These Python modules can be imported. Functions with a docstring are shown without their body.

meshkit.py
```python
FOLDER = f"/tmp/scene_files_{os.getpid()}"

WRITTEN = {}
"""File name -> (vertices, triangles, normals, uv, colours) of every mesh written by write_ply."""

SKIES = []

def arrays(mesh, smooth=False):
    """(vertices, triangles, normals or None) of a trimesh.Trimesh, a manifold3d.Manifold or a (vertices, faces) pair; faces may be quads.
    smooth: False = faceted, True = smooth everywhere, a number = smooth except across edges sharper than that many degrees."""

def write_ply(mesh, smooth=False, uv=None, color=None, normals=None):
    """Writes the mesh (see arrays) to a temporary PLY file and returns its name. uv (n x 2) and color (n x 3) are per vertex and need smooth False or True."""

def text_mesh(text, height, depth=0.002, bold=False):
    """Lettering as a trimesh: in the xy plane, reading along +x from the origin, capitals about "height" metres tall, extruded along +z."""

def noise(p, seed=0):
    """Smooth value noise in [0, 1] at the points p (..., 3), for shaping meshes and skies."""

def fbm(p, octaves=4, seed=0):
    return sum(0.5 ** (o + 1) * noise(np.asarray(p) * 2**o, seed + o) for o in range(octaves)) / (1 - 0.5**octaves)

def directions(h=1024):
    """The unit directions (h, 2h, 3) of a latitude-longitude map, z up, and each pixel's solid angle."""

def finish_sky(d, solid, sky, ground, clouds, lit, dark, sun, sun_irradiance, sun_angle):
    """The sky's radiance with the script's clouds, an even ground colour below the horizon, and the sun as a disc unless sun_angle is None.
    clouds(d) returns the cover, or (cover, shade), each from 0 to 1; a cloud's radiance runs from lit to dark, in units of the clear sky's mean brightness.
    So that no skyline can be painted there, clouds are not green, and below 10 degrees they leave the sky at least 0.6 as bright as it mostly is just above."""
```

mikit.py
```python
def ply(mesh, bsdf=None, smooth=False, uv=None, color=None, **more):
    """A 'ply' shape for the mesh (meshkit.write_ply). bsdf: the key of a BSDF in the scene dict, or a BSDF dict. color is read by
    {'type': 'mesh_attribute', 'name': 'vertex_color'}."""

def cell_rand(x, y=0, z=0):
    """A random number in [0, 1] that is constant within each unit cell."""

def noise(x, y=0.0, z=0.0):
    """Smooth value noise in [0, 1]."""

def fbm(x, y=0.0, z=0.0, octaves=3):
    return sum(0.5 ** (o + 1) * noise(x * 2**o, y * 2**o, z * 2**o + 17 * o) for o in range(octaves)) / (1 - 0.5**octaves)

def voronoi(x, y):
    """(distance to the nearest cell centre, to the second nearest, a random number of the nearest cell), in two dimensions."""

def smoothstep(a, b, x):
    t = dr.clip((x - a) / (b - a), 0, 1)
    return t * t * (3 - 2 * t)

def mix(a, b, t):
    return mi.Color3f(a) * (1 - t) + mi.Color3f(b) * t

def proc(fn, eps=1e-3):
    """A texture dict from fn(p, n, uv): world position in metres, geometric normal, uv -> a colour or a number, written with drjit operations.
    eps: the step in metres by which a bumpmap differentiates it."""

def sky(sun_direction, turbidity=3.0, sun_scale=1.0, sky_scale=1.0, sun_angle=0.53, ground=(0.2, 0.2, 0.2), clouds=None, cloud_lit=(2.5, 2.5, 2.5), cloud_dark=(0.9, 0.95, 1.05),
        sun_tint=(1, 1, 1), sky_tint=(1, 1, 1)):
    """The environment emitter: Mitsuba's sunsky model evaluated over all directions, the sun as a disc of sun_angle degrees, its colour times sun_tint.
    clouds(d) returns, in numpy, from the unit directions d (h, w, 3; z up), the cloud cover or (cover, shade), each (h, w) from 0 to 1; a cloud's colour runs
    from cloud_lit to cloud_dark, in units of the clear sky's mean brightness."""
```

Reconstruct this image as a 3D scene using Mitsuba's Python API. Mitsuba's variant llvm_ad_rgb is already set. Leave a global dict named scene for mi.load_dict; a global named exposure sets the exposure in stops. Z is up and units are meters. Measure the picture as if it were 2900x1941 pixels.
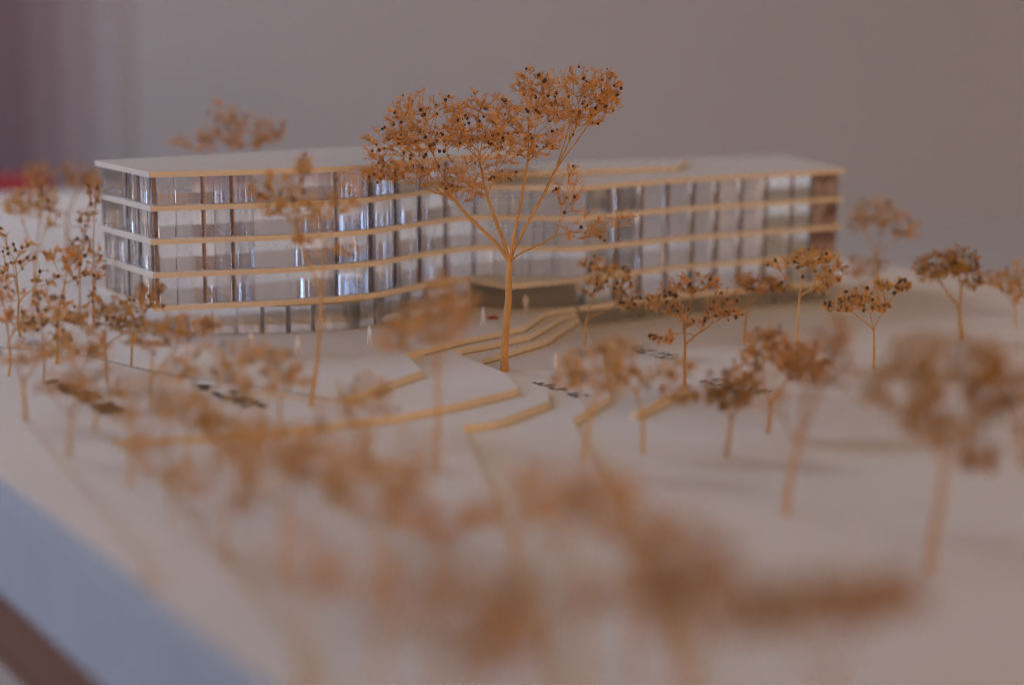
import math
import numpy as np
import trimesh
import manifold3d as m3
from shapely.geometry import Polygon, LineString, Point
import mitsuba as mi
import drjit as dr
import mikit
from mikit import proc, noise, fbm, smoothstep, mix
import meshkit

T = mi.ScalarTransform4f
scene, labels = {}, {}

# ---------------------------------------------------------------- camera, light, exposure
EYE = np.array([0.0, 0.0, 0.16653])
TILT, ROLL = 0.197077, 0.0068004
fwd = np.array([0.0, math.cos(TILT), -math.sin(TILT)])
up0 = np.array([0.0, math.sin(TILT), math.cos(TILT)])
up = up0 * math.cos(ROLL) - np.array([1.0, 0, 0]) * math.sin(ROLL)
scene['camera'] = {
    'type': 'thinlens', 'fov': 30.06, 'fov_axis': 'x', 'near_clip': 0.02, 'far_clip': 50.0,
    'aperture_radius': 0.0097, 'focus_distance': 0.832,
    'to_world': T().look_at(origin=EYE.tolist(), target=(EYE + fwd).tolist(), up=up.tolist()),
}
exposure = 0.04


def lamp(key, centre, target, w, h, rgb, label):
    scene[key] = {'type': 'rectangle', 'to_world': T().look_at(origin=list(centre), target=list(target), up=[0, 0, 1]) @ T().scale([w / 2, h / 2, 1]),
                  'emitter': {'type': 'area', 'radiance': {'type': 'rgb', 'value': list(rgb)}}}
    labels[key] = {'label': label, 'kind': 'structure'}


# two daylight windows (one behind on the left, one beside on the left), the warm lit side of the room, and the room's own warm ambient light
lamp('window_behind', (-1.10, 1.60, 1.05), (-0.05, 0.75, 0.0), 0.42, 0.42, (8.8, 9.5, 10.8), 'daylight window beyond the left edge of the picture')
lamp('window_beside', (-2.2, 0.25, 0.70), (0, 0.85, 0.0), 0.9, 1.0, (2.5, 3.7, 6.1), 'daylight window to the left of the table')
lamp('room_light', (0.95, -1.5, 0.55), (0, 0.85, 0.0), 1.8, 1.2, (3.2, 1.72, 0.80), 'warm lit side of the room behind the camera')
scene['ambient'] = {'type': 'constant', 'radiance': {'type': 'rgb', 'value': [0.170, 0.124, 0.091]}}


# ---------------------------------------------------------------- materials
def rgb(*v):
    return {'type': 'rgb', 'value': list(v)}


def principled(key, color, rough=0.6, **more):
    scene[key] = {'type': 'twosided', 'bsdf': {'type': 'principled', 'base_color': color if isinstance(color, dict) else rgb(*color), 'roughness': rough, **more}}


def card_tone(p, n, uv):
    g = fbm(p.x * 260, p.y * 260, p.z * 260, 3)
    big = fbm(p.x * 14 + 3, p.y * 14, p.z * 14, 3)
    return mix((0.70, 0.68, 0.665), (0.80, 0.78, 0.76), 0.5 * g + 0.5 * big)


def fluted_tone(p, n, uv):
    s = noise((p.x * 0.92 + p.y * 0.39) * 900, 3.0, dr.floor(p.z / 0.015)) 
    s2 = noise((p.x * 0.92 + p.y * 0.39) * 130, 7.0, dr.floor(p.z / 0.015))
    return mix((0.40, 0.27, 0.22), (0.72, 0.66, 0.63), smoothstep(0.15, 0.62, 0.55 * s + 0.55 * s2))


def wall_tone(p, n, uv):
    return mix((0.465, 0.47, 0.485), (0.51, 0.515, 0.525), fbm(p.x * 3, p.z * 3, 1.0, 3))


def wood_tone(p, n, uv):
    q = p.x * 0.51 - p.y * 0.86
    return mix((0.145, 0.052, 0.026), (0.205, 0.08, 0.042), fbm(q * 8, p.z * 300, p.x * 6, 4))


def maroon_tone(p, n, uv):
    a = fbm(p.x * 160, p.y * 160, p.z * 160, 3)
    return mix((0.17, 0.10, 0.10), (0.40, 0.34, 0.35), smoothstep(0.3, 0.7, a))


principled('card', proc(card_tone), 0.62, specular=0.35)
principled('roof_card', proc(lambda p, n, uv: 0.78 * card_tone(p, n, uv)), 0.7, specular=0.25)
principled('edge_card', proc(lambda p, n, uv: mix((0.76, 0.67, 0.55), (0.83, 0.75, 0.64), fbm(p.x * 500, p.y * 500, p.z * 900, 3))), 0.55, specular=0.3)
principled('fluted', proc(fluted_tone), 0.5)
principled('wall_paint', proc(wall_tone), 0.85)
principled('red_paint', (0.40, 0.03, 0.04), 0.6)
principled('plinth_wood', proc(wood_tone), 0.5)
principled('table_top', proc(lambda p, n, uv: mix((0.44, 0.43, 0.435), (0.50, 0.49, 0.495), fbm(p.x * 9, p.y * 9, 1.0, 3))), 0.5)
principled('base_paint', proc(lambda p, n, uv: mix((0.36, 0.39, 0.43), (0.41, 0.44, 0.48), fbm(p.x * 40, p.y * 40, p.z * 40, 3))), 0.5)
principled('white_figure', (0.82, 0.81, 0.82), 0.5)
principled('brown_streak', proc(lambda p, n, uv: mix((0.16, 0.07, 0.05), (0.40, 0.27, 0.23), noise(p.x * 900, p.y * 900, p.z * 260))), 0.25, clearcoat=1.0, clearcoat_gloss=0.95)  # brown of the strips that paint dark refraction streaks at the acrylic joints
principled('grey_post', proc(lambda p, n, uv: mix((0.16, 0.12, 0.12), (0.27, 0.215, 0.215), noise(p.x * 600, p.y * 600, p.z * 200))), 0.35)
principled('maroon_block', proc(maroon_tone), 0.35)
principled('smoky_wall', proc(lambda p, n, uv: mix((0.19, 0.187, 0.185), (0.29, 0.283, 0.285), fbm(p.x * 40, p.y * 40, p.z * 120, 3))), 0.2, specular=0.5)
principled('grey_wall', proc(lambda p, n, uv: mix((0.42, 0.46, 0.52), (0.56, 0.60, 0.67), noise((p.x + p.y * 0.4) * 160, 2.0, 1.0))), 0.35)
principled('dark_line', (0.16, 0.11, 0.08), 0.7)
principled('ink', (0.035, 0.03, 0.03), 0.6)
scene['pane_glass'] = {'type': 'thindielectric', 'int_ior': 1.49}
scene['clear_acrylic'] = {'type': 'dielectric', 'int_ior': 1.49}

TONES = {'o': ((0.62, 0.34, 0.10), (0.70, 0.37, 0.10)), 'y': ((0.62, 0.38, 0.13), (0.70, 0.43, 0.145)), 'r': ((0.54, 0.29, 0.10), (0.66, 0.36, 0.115)),
         'd': ((0.48, 0.28, 0.09), (0.52, 0.295, 0.07)), 'k': ((0.58, 0.35, 0.115), (0.70, 0.43, 0.15)), 'p': ((0.58, 0.35, 0.13), (0.66, 0.39, 0.13))}
for k_, (stem_c, flor_c) in TONES.items():
    principled('stem_' + k_, proc(lambda p, n, uv, c=stem_c: mi.Color3f(c) * (0.72 + 0.5 * fbm(p.x * 420, p.y * 420, p.z * 160, 2))), 0.55)
    principled('floret_' + k_, proc(lambda p, n, uv, c=flor_c: mi.Color3f(c) * (0.6 + 0.75 * noise(p.x * 330, p.y * 330, p.z * 330))), 0.6)
principled('seed_husk', proc(lambda p, n, uv: mix((0.022, 0.012, 0.010), (0.12, 0.05, 0.028), noise(p.x * 260, p.y * 260, p.z * 260))), 0.45)


# ---------------------------------------------------------------- helpers
def numbered(name):
    if name not in scene and not any(k.startswith(name + '__') for k in scene):
        return name
    i = 1
    while f'{name}_{i:03d}' in scene or any(k.startswith(f'{name}_{i:03d}__') for k in scene):
        i += 1
    return f'{name}_{i:03d}'


PART_COUNT = {}


def put(name, mesh, bsdf, parent=None, smooth=False, **lab):
    base = f'{parent}__{name}' if parent else name
    n = PART_COUNT.get(base, 0)
    PART_COUNT[base] = n + 1
    key = base if n == 0 else f'{base}_{n:03d}'
    scene[key] = mikit.ply(mesh, bsdf, smooth=smooth)
    if lab:
        labels[key] = lab
    return key


def prism(poly, z0, z1):
    m = trimesh.creation.extrude_polygon(Polygon(poly) if not isinstance(poly, Polygon) else poly, z1 - z0, engine='earcut')
    m.apply_translation([0, 0, z0])
    return m


def solid(poly, z0, z1, bevel=0.00025):
    """a sheet with its top edge very slightly rounded by the cutter"""
    p = Polygon(poly) if not isinstance(poly, Polygon) else poly
    p = p.buffer(0)
    a, b = prism(p, z0, z1 - bevel), None
    q = p.buffer(-bevel, join_style=2)
    c0, c1 = m3.CrossSection([np.array(p.exterior.coords)[:-1]]), m3.CrossSection([np.array(q.exterior.coords)[:-1]])
    if len(p.exterior.coords) == len(q.exterior.coords) and not p.interiors:
        P, Q = np.array(p.exterior.coords)[:-1], np.array(q.exterior.coords)[:-1]
        s = np.argmin(np.linalg.norm(Q - P[0], axis=1))
        Q = np.roll(Q, -s, axis=0)
        if np.linalg.norm(P - Q, axis=1).max() < 6 * bevel:
            n = len(P)
            cap = trimesh.creation.triangulate_polygon(Polygon(Q), engine='earcut')
            v = np.vstack([np.c_[P, np.full(n, z0)], np.c_[P, np.full(n, z1 - bevel)], np.c_[Q, np.full(n, z1)]])
            i = np.arange(n)
            j = (i + 1) % n
            ccw = Polygon(P).exterior.is_ccw
            quad = np.vstack([np.c_[i, j, j + n, i + n], np.c_[i + n, j + n, j + 2 * n, i + 2 * n]])
            f = np.vstack([quad[:, [0, 1, 2]], quad[:, [0, 2, 3]]])
            if not ccw:
                f = f[:, ::-1]
            top = trimesh.Trimesh(np.c_[cap[0], np.full(len(cap[0]), z1)], cap[1], process=False)
            bot = trimesh.Trimesh(np.c_[cap[0], np.full(len(cap[0]), z0)], cap[1][:, ::-1], process=False)
            return trimesh.util.concatenate([trimesh.Trimesh(v, f, process=False), top, bot])
    return prism(p, z0, z1)


def split_edge(mesh, nz=0.6):
    """(top and bottom faces, side faces) of a sheet"""
    up_ = np.abs(mesh.face_normals[:, 2]) > nz
    return mesh.submesh([np.where(up_)[0]], append=True), mesh.submesh([np.where(~up_)[0]], append=True)


def box_between(a, b, thick, z0, z1, off=0.0):
    """upright board from plan point a to b, thick metres, its outer face off metres outside the line (outside = right of a to b)"""
    a, b = np.array(a, float), np.array(b, float)
    d = (b - a) / np.linalg.norm(b - a)
    n = np.array([d[1], -d[0]])
    o, i = n * off, n * (off - thick)
    return prism([a + i, b + i, b + o, a + o], z0, z1)


def tube(points, radii, sides=5):
    p = np.asarray(points, float)
    r = np.broadcast_to(np.asarray(radii, float), (len(p),))
    t = np.gradient(p, axis=0)
    t /= np.linalg.norm(t, axis=1, keepdims=True) + 1e-12
    a = np.cross(t, np.where(np.abs(t[:, 2:]) < 0.9, [0, 0, 1.0], [1.0, 0, 0]))
    a /= np.linalg.norm(a, axis=1, keepdims=True) + 1e-12
    b = np.cross(t, a)
    ang = np.arange(sides) * 2 * np.pi / sides
    v = (p[:, None] + r[:, None, None] * (np.cos(ang)[None, :, None] * a[:, None] + np.sin(ang)[None, :, None] * b[:, None])).reshape(-1, 3)
    i, j = np.meshgrid(np.arange(len(p) - 1), np.arange(sides), indexing='ij')
    q = np.stack([i * sides + j, i * sides + (j + 1) % sides, (i + 1) * sides + (j + 1) % sides, (i + 1) * sides + j], -1).reshape(-1, 4)
    f = [q[:, [0, 1, 2]], q[:, [0, 2, 3]]]
    e = (len(p) - 1) * sides
    f.append(np.array([[0, k + 1, k] for k in range(1, sides - 1)]))
    f.append(np.array([[e, e + k, e + k + 1] for k in range(1, sides - 1)]))
    return v, np.vstack(f)


class Soup:
    def __init__(self):
        self.v, self.f, self.n = [], [], 0

    def add(self, v, f):
        self.v.append(np.asarray(v, float))
        self.f.append(np.asarray(f, int) + self.n)
        self.n += len(v)

    def mesh(self):
        return trimesh.Trimesh(np.vstack(self.v), np.vstack(self.f), process=False)


def chaikin(p, keep_ends=True, times=2):
    p = np.asarray(p, float)
    for _ in range(times):
        q = [p[0]]
        for a, b in zip(p[:-1], p[1:]):
            q += [0.75 * a + 0.25 * b, 0.25 * a + 0.75 * b]
        q.append(p[-1])
        p = np.array(q)
        p = np.delete(p, [1, len(p) - 2], axis=0) if len(p) > 6 else p
    return p


# ---------------------------------------------------------------- setting: table, wall, base, contour sheets
def struct(name, mesh, bsdf, label, smooth=False):
    k = put(name, mesh, bsdf, None, smooth, label=label, kind='structure')
    return k


tm = trimesh.creation.box([5.0, 4.4, 0.03])
tm.apply_translation([0.2, 0.0, -0.068 - 0.015])
struct('table', tm, 'table_top', 'pale table top under the model')
wm = trimesh.creation.box([4.2, 0.06, 3.0])
wm.apply_translation([1.25, 1.80, 0.6])
struct('wall', wm, 'wall_paint', 'plain grey wall behind the model')

# mauve cloth flat before the wall; its lighter bands paint a soft dark-to-light fade
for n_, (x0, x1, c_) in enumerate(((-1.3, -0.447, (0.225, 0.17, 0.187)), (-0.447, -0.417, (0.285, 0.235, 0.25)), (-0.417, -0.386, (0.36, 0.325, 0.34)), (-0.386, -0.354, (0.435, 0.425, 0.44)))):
    principled('fade_tone' + ('' if n_ == 0 else f'_{n_:03d}'), c_, 0.9)
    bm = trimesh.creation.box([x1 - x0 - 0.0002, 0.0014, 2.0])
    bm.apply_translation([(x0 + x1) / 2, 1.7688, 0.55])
    scene['curtain__fade_band' + ('' if n_ == 0 else f'_{n_:03d}')] = mikit.ply(bm, 'fade_tone' + ('' if n_ == 0 else f'_{n_:03d}'))
labels['curtain'] = {'label': 'mauve cloth behind the model at the left edge of the picture, with lighter bands painting its fade into the wall', 'category': 'curtain'}

BASE = [(-0.5930, 1.2840), (-0.1681, 0.6062), (-0.0594, 0.4328), (0.0150, 0.3142), (0.34, 0.33), (0.62, 0.775), (0.2561, 1.1048), (0.2291, 1.1271), (-0.067, 1.395), (-0.25, 1.40)]
Z3, Z2, Z1, Z0 = -0.0084, -0.0056, -0.0028, 0.0


def sheet(name, poly, z0, z1, label, parent=None, warp=None):
    """a contour sheet of card: the faces and the cut edge are two parts of one thing"""
    p = Polygon(poly).buffer(0)
    if warp is None:
        m = solid(p, z0, z1)
    else:
        m = prism(p, z0, z1)
        for _ in range(4):
            m = m.subdivide()
        v = m.vertices.copy()
        topv = v[:, 2] > z1 - 1e-6
        v[:, 2] = np.where(topv, warp(v), v[:, 2])
        m = trimesh.Trimesh(v, m.faces, process=False)
    top, side = split_edge(m)
    key = numbered(name)
    scene[key + '__face'] = mikit.ply(top, 'card')
    # where a sheet ends on the side of the model's base the cut edge is painted like the base
    c = side.triangles_center
    a_, b_ = np.array(BASE[0]), np.array(BASE[3])
    u_ = (b_ - a_) / np.linalg.norm(b_ - a_)
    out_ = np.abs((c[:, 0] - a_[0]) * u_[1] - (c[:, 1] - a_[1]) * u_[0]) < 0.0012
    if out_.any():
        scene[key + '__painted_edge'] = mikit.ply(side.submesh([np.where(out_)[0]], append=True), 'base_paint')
    if not out_.all():
        scene[key + '__cut_edge'] = mikit.ply(side.submesh([np.where(~out_)[0]], append=True), 'edge_card')
    labels[key] = {'label': label, 'kind': 'structure'}
    return key


top, side = split_edge(prism(BASE, -0.0430, -0.0112))
scene['ground__face'] = mikit.ply(top, 'card')
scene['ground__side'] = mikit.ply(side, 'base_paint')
labels['ground'] = {'label': 'lowest white ground board of the model', 'kind': 'structure'}
plinth = Polygon(BASE).buffer(0.0006, join_style=2)
struct('plinth', prism(plinth, -0.068, -0.0433), 'plinth_wood', 'brown wooden plinth under the white base of the model')

NEAR = BASE[1:4]
sheet('contour_sheet', [BASE[0]] + NEAR + [(0.05, 0.33), (0.034, 0.62), (0.0238, 0.7238), (0.0404, 0.7663), (0.0415, 0.85), (0.0345, 0.918),
                        (0.0345, 1.05), (-0.1, 1.3), (-0.28, 1.385)], -0.0112, Z3, 'lower contour sheet of white card running under the trees in front')
sheet('contour_sheet', [(-0.0185, 0.7009), (-0.0058, 0.7087), (0.015, 0.7432), (0.0149, 0.7663), (-0.003, 0.7957), (-0.0133, 0.8159), (-0.0130, 0.8258), (-0.0061, 0.8355), (-0.0016, 0.8421),
                        (0.016, 0.8694), (0.0227, 0.8909), (0.0308, 0.9179), (0.034, 0.93), (0.034, 1.0), (-0.2, 1.25), BASE[0]] + NEAR + [(0.02, 0.33), (-0.005, 0.60)], Z3, Z2,
      'contour sheet of white card with the lowest tan step edge in the court')
L1_PTS = [(-0.1457, 0.6649), (-0.1178, 0.6706), (-0.0798, 0.6858), (-0.042, 0.707), (-0.02, 0.728), (0.0027, 0.7535), (-0.003, 0.7828), (-0.019, 0.812), (-0.0257, 0.8291), (-0.0205, 0.8357),
          (-0.0059, 0.8501), (0.0086, 0.867), (0.0172, 0.8923), (0.0263, 0.92), (0.033, 0.93), (0.033, 0.99), (-0.2, 1.24), BASE[0], BASE[1], (-0.0488, 0.4158), (-0.0528, 0.4493), (-0.0841, 0.5263), (-0.1258, 0.6326)]


def ramp(x, y):
    """height of the broad sheet: it rises gently to the left until it meets the plaza"""
    q = np.clip((y - 0.665) / 0.05, 0, 1)
    return Z1 + 0.0025 * np.clip((-0.07 - x) / 0.08, 0, 1) * q * q * (3 - 2 * q)


sheet('contour_sheet', L1_PTS, Z2, Z1, 'broad contour sheet of white card with a long tan front edge', warp=lambda v: ramp(v[:, 0], v[:, 1]))
sheet('contour_sheet', [(-0.2185, 0.7744), (-0.1961, 0.7224), (-0.1789, 0.6833), (-0.1386, 0.5939), (-0.1037, 0.5172), (-0.0993, 0.4964), BASE[1], (-0.2318, 0.7079), (-0.27, 0.80)], Z1, -0.0012, 'small higher contour sheet of white card in the lower left corner')
sheet('plaza_sheet', [(-0.0371, 0.7737), (-0.0461, 0.8095), (-0.0383, 0.8184), (-0.0207, 0.8437), (-0.0066, 0.8586), (0.0059, 0.8738), (0.011, 0.8923), (0.0163, 0.9124), (0.0262, 0.9206), (0.032, 0.9262),
                      (0.032, 0.98), (-0.29, 0.98), (-0.33, 0.88), (-0.2223, 0.8111), (-0.1676, 0.7695), (-0.1387, 0.7542), (-0.0958, 0.7323), (-0.0658, 0.7221)], Z2 + 0.0003, Z0,
      'uppermost white card sheet forming the plaza before the building')
sheet('rear_sheet', [(-0.32, 0.905), (-0.2409, 0.8812), (-0.2174, 0.8729), (-0.2025, 0.8907), (-0.1877, 0.9077), (-0.16, 0.935), (-0.09, 0.975), (0.0, 1.01), (0.03, 1.06), (-0.1, 1.29), (-0.28, 1.38), (-0.57, 1.275)], -0.0054, 0.0028,
      'white card sheet behind the left end of the building, one step higher')

kb = box_between((0.0493, 0.7355), (0.0744, 0.7839), 0.0030, -0.0112, Z3, 0.0)
put('kerb', kb, 'edge_card', None, label='low straight tan kerb strip in front of the sharp tree with orange tips', category='kerb')


def line_strip(pts, z, w, label):
    p = chaikin(np.array(pts), times=3)
    g = LineString(p).buffer(w / 2, cap_style=2)
    v = prism(biggest_of(g), 0, 0.00012)
    q = v.vertices.copy()
    q[:, 2] += z if z is not None else ramp(q[:, 0], q[:, 1]) + 0.0001
    put('engraved_line', trimesh.Trimesh(q, v.faces, process=False), 'dark_line', None, label=label, category='line')


def biggest_of(g):
    return max(g.geoms, key=lambda q: q.area) if hasattr(g, 'geoms') else g


line_strip([(-0.2316, 0.8173), (-0.2233, 0.8147), (-0.2011, 0.8098), (-0.1768, 0.7938), (-0.1518, 0.7699), (-0.1275, 0.7538), (-0.0992, 0.7401), (-0.0804, 0.7267), (-0.0676, 0.7172)], 0.00004, 0.0007, 'long thin dark curving line burnt along the front of the plaza at the left')
line_strip([(-0.2464, 0.879), (-0.2398, 0.877), (-0.2265, 0.8731), (-0.2172, 0.8724), (-0.2093, 0.8782), (-0.2027, 0.8908), (-0.1953, 0.8991), (-0.1878, 0.9076)], 0.00004, 0.0008, 'thin dark line under the rear step left of the building')

for z_, pts_ in ((Z1, [(-0.0383, 0.8184), (-0.0207, 0.8437), (-0.0066, 0.8586), (0.0059, 0.8738), (0.011, 0.8923), (0.0163, 0.9124), (0.0262, 0.9206), (0.032, 0.9262)]),
                 (Z2, [(-0.0257, 0.8291), (-0.0205, 0.8357), (-0.0059, 0.8501), (0.0086, 0.867), (0.0172, 0.8923), (0.0263, 0.92), (0.032, 0.9285)]),
                 (Z3, [(-0.0130, 0.8258), (-0.0061, 0.8355), (-0.0016, 0.8421), (0.016, 0.8694), (0.0227, 0.8909), (0.0308, 0.9179), (0.0335, 0.9265)])):
    g_ = LineString(pts_).buffer(0.0008, single_sided=False, cap_style=2)  # thin dark strip along the foot of each riser
    v_ = prism(biggest_of(g_), z_ + 0.00003, z_ + 0.00016)
    put('step_line', v_, 'dark_line', None, label={Z1: 'thin dark line at the foot of the uppermost court step', Z2: 'thin dark line at the foot of the middle court step', Z3: 'thin dark line at the foot of the lowest court step by the tall trunk'}[z_], category='line')

# ---------------------------------------------------------------- the building
FRONT0 = [(-0.160, 0.836), (-0.104, 0.8535), (-0.079, 0.8646), (-0.063, 0.8755), (-0.053, 0.889), (-0.0415, 0.904), (-0.030, 0.918), (-0.0136, 0.928), (0.003, 0.926), (0.031, 0.923), (0.0555, 0.9425), (0.0892, 0.967), (0.176, 1.0125)]
TIP = np.array((-0.1943, 0.884))
BACK_R = np.array((0.1554, 1.0836))


def smooth_front(pts):
    p = np.array(pts, float)
    out = [p[0]]
    for i in range(1, len(p) - 1):
        a, b, c = p[i - 1], p[i], p[i + 1]
        for t in (0.25, 0.5, 0.75):
            q0, q1 = b + (a - b) * 0.38, b + (c - b) * 0.38
            out.append((1 - t) ** 2 * q0 + 2 * t * (1 - t) * b + t * t * q1)
    out.append(p[-1])
    return np.array(out)


FRONT = smooth_front(FRONT0)
LEN = np.r_[0, np.cumsum(np.linalg.norm(np.diff(FRONT, axis=0), axis=1))]
LEN *= 0.3943 / LEN[-1]


def at(s, off=0.0):
    """plan point at length s along the front, off metres outside it, and the outward direction"""
    p = np.array([np.interp(s, LEN, FRONT[:, 0]), np.interp(s, LEN, FRONT[:, 1])])
    q = np.array([np.interp(s + 0.002, LEN, FRONT[:, 0]) - np.interp(s - 0.002, LEN, FRONT[:, 0]), np.interp(s + 0.002, LEN, FRONT[:, 1]) - np.interp(s - 0.002, LEN, FRONT[:, 1])])
    q /= np.linalg.norm(q)
    n = np.array([q[1], -q[0]])
    return p + n * off, n, q


def front_part(s0, s1, off=0.0, n=40):
    return [at(s, off)[0] for s in np.linspace(s0, s1, n)]


B = 'architectural_model'
labels[B] = {'label': 'white architectural model of a winding building with clear acrylic storeys between thin floor plates', 'category': 'building model'}
H, TH = 0.015, 0.0025
ztop = [0.075 - H * k for k in range(6)]
LB = [tuple(TIP), (-0.147, 0.9135), (-0.1085, 0.942), (-0.05, 0.975), (-0.005, 0.982)]       # back edge of the left wing, left to right
RB = [(-0.03, 0.985), (0.03, 1.02), (0.09, 1.06), tuple(BACK_R)]
slab_left = [TIP] + [np.array(p) for p in front_part(0, 0.1835, 0, 34)] + [np.array((0.012, 0.955))] + [np.array(p) for p in LB[:0:-1]]
slab_full = [TIP] + [np.array(p) for p in FRONT] + [BACK_R] + [np.array(p) for p in RB[-2::-1]] + [np.array(p) for p in LB[3:0:-1]]
canopy = [TIP] + [np.array(p) for p in front_part(0, 0.168, 0, 34)] + [np.array((-0.0149, 0.9130)), np.array((-0.0025, 0.9015)), np.array((0.031, 0.9215))] + [np.array(p) for p in front_part(0.2262, 0.3943, 0, 16)] + slab_full[-(len(RB) - 1 + 4):]
slab_right = [np.array(p) for p in front_part(0.2258, 0.3943, 0, 16)] + [BACK_R, np.array((0.09, 1.06)), np.array((0.04, 1.03))]

# each plate differs from the next by a fraction of a millimetre, as glued by hand
jit = [(0.0, 0.0), (0.0003, -0.0002), (-0.0002, 0.0003), (0.0004, 0.0), (0.0001, -0.0003), (0, 0)]
for k, poly in enumerate([slab_left, slab_full, slab_full, slab_full, canopy, slab_right]):
    poly = Polygon(np.array(poly) + jit[k]).buffer(0)
    m = solid(poly, ztop[k] - TH, ztop[k])
    tp, sd = split_edge(m)
    key = f'{B}__roof' if k == 0 else f'{B}__floor_plate' + ('' if k == 1 else f'_{k - 1:03d}')
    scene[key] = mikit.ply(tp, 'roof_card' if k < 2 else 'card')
    scene[key + '__cut_edge'] = mikit.ply(sd, 'edge_card')
    if k == 0:
        labels[key] = {'label': 'flat white roof plate of the taller left wing'}
    if k == 1:
        labels[key] = {'label': 'plate that roofs the lower right wing'}
# thin upper plate set back on the roof of the right wing
upm = solid([(-0.006, 0.955), (0.0083, 0.962), (0.0447, 0.9778), (0.086, 0.9942), (0.094, 1.035), (0.03, 1.012), (0.0, 0.99)], 0.0602, 0.0627)
tp, sd = split_edge(upm)
scene[f'{B}__upper_plate'] = mikit.ply(tp, 'roof_card')
scene[f'{B}__upper_plate__cut_edge'] = mikit.ply(sd, 'edge_card')
labels[f'{B}__upper_plate'] = {'label': 'thin plate set back on the roof of the right wing'}

rng = np.random.default_rng(11)
BAYS_L = [0.0291, 0.0369, 0.0466, 0.0855, 0.105, 0.1227, 0.1408, 0.1587, 0.1697, 0.2262]
BAYS_R = [0.2262, 0.2504, 0.2662, 0.2834, 0.2998, 0.3147, 0.33, 0.3453, 0.3619, 0.3752]
UPRIGHT_W = {0.0369: 0.0016, 0.0855: 0.0013, 0.105: 0.0019, 0.1227: 0.0020, 0.1408: 0.0036, 0.1587: 0.0032}
for s_ in BAYS_R[1:]:
    UPRIGHT_W[s_] = 0.0021


def rod(s, off, w, d, z0, z1):
    p, n, t = at(s)
    c = p + n * off
    return prism([c - t * w / 2, c + t * w / 2, c + t * w / 2 - n * d, c - t * w / 2 - n * d], z0, z1)


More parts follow.
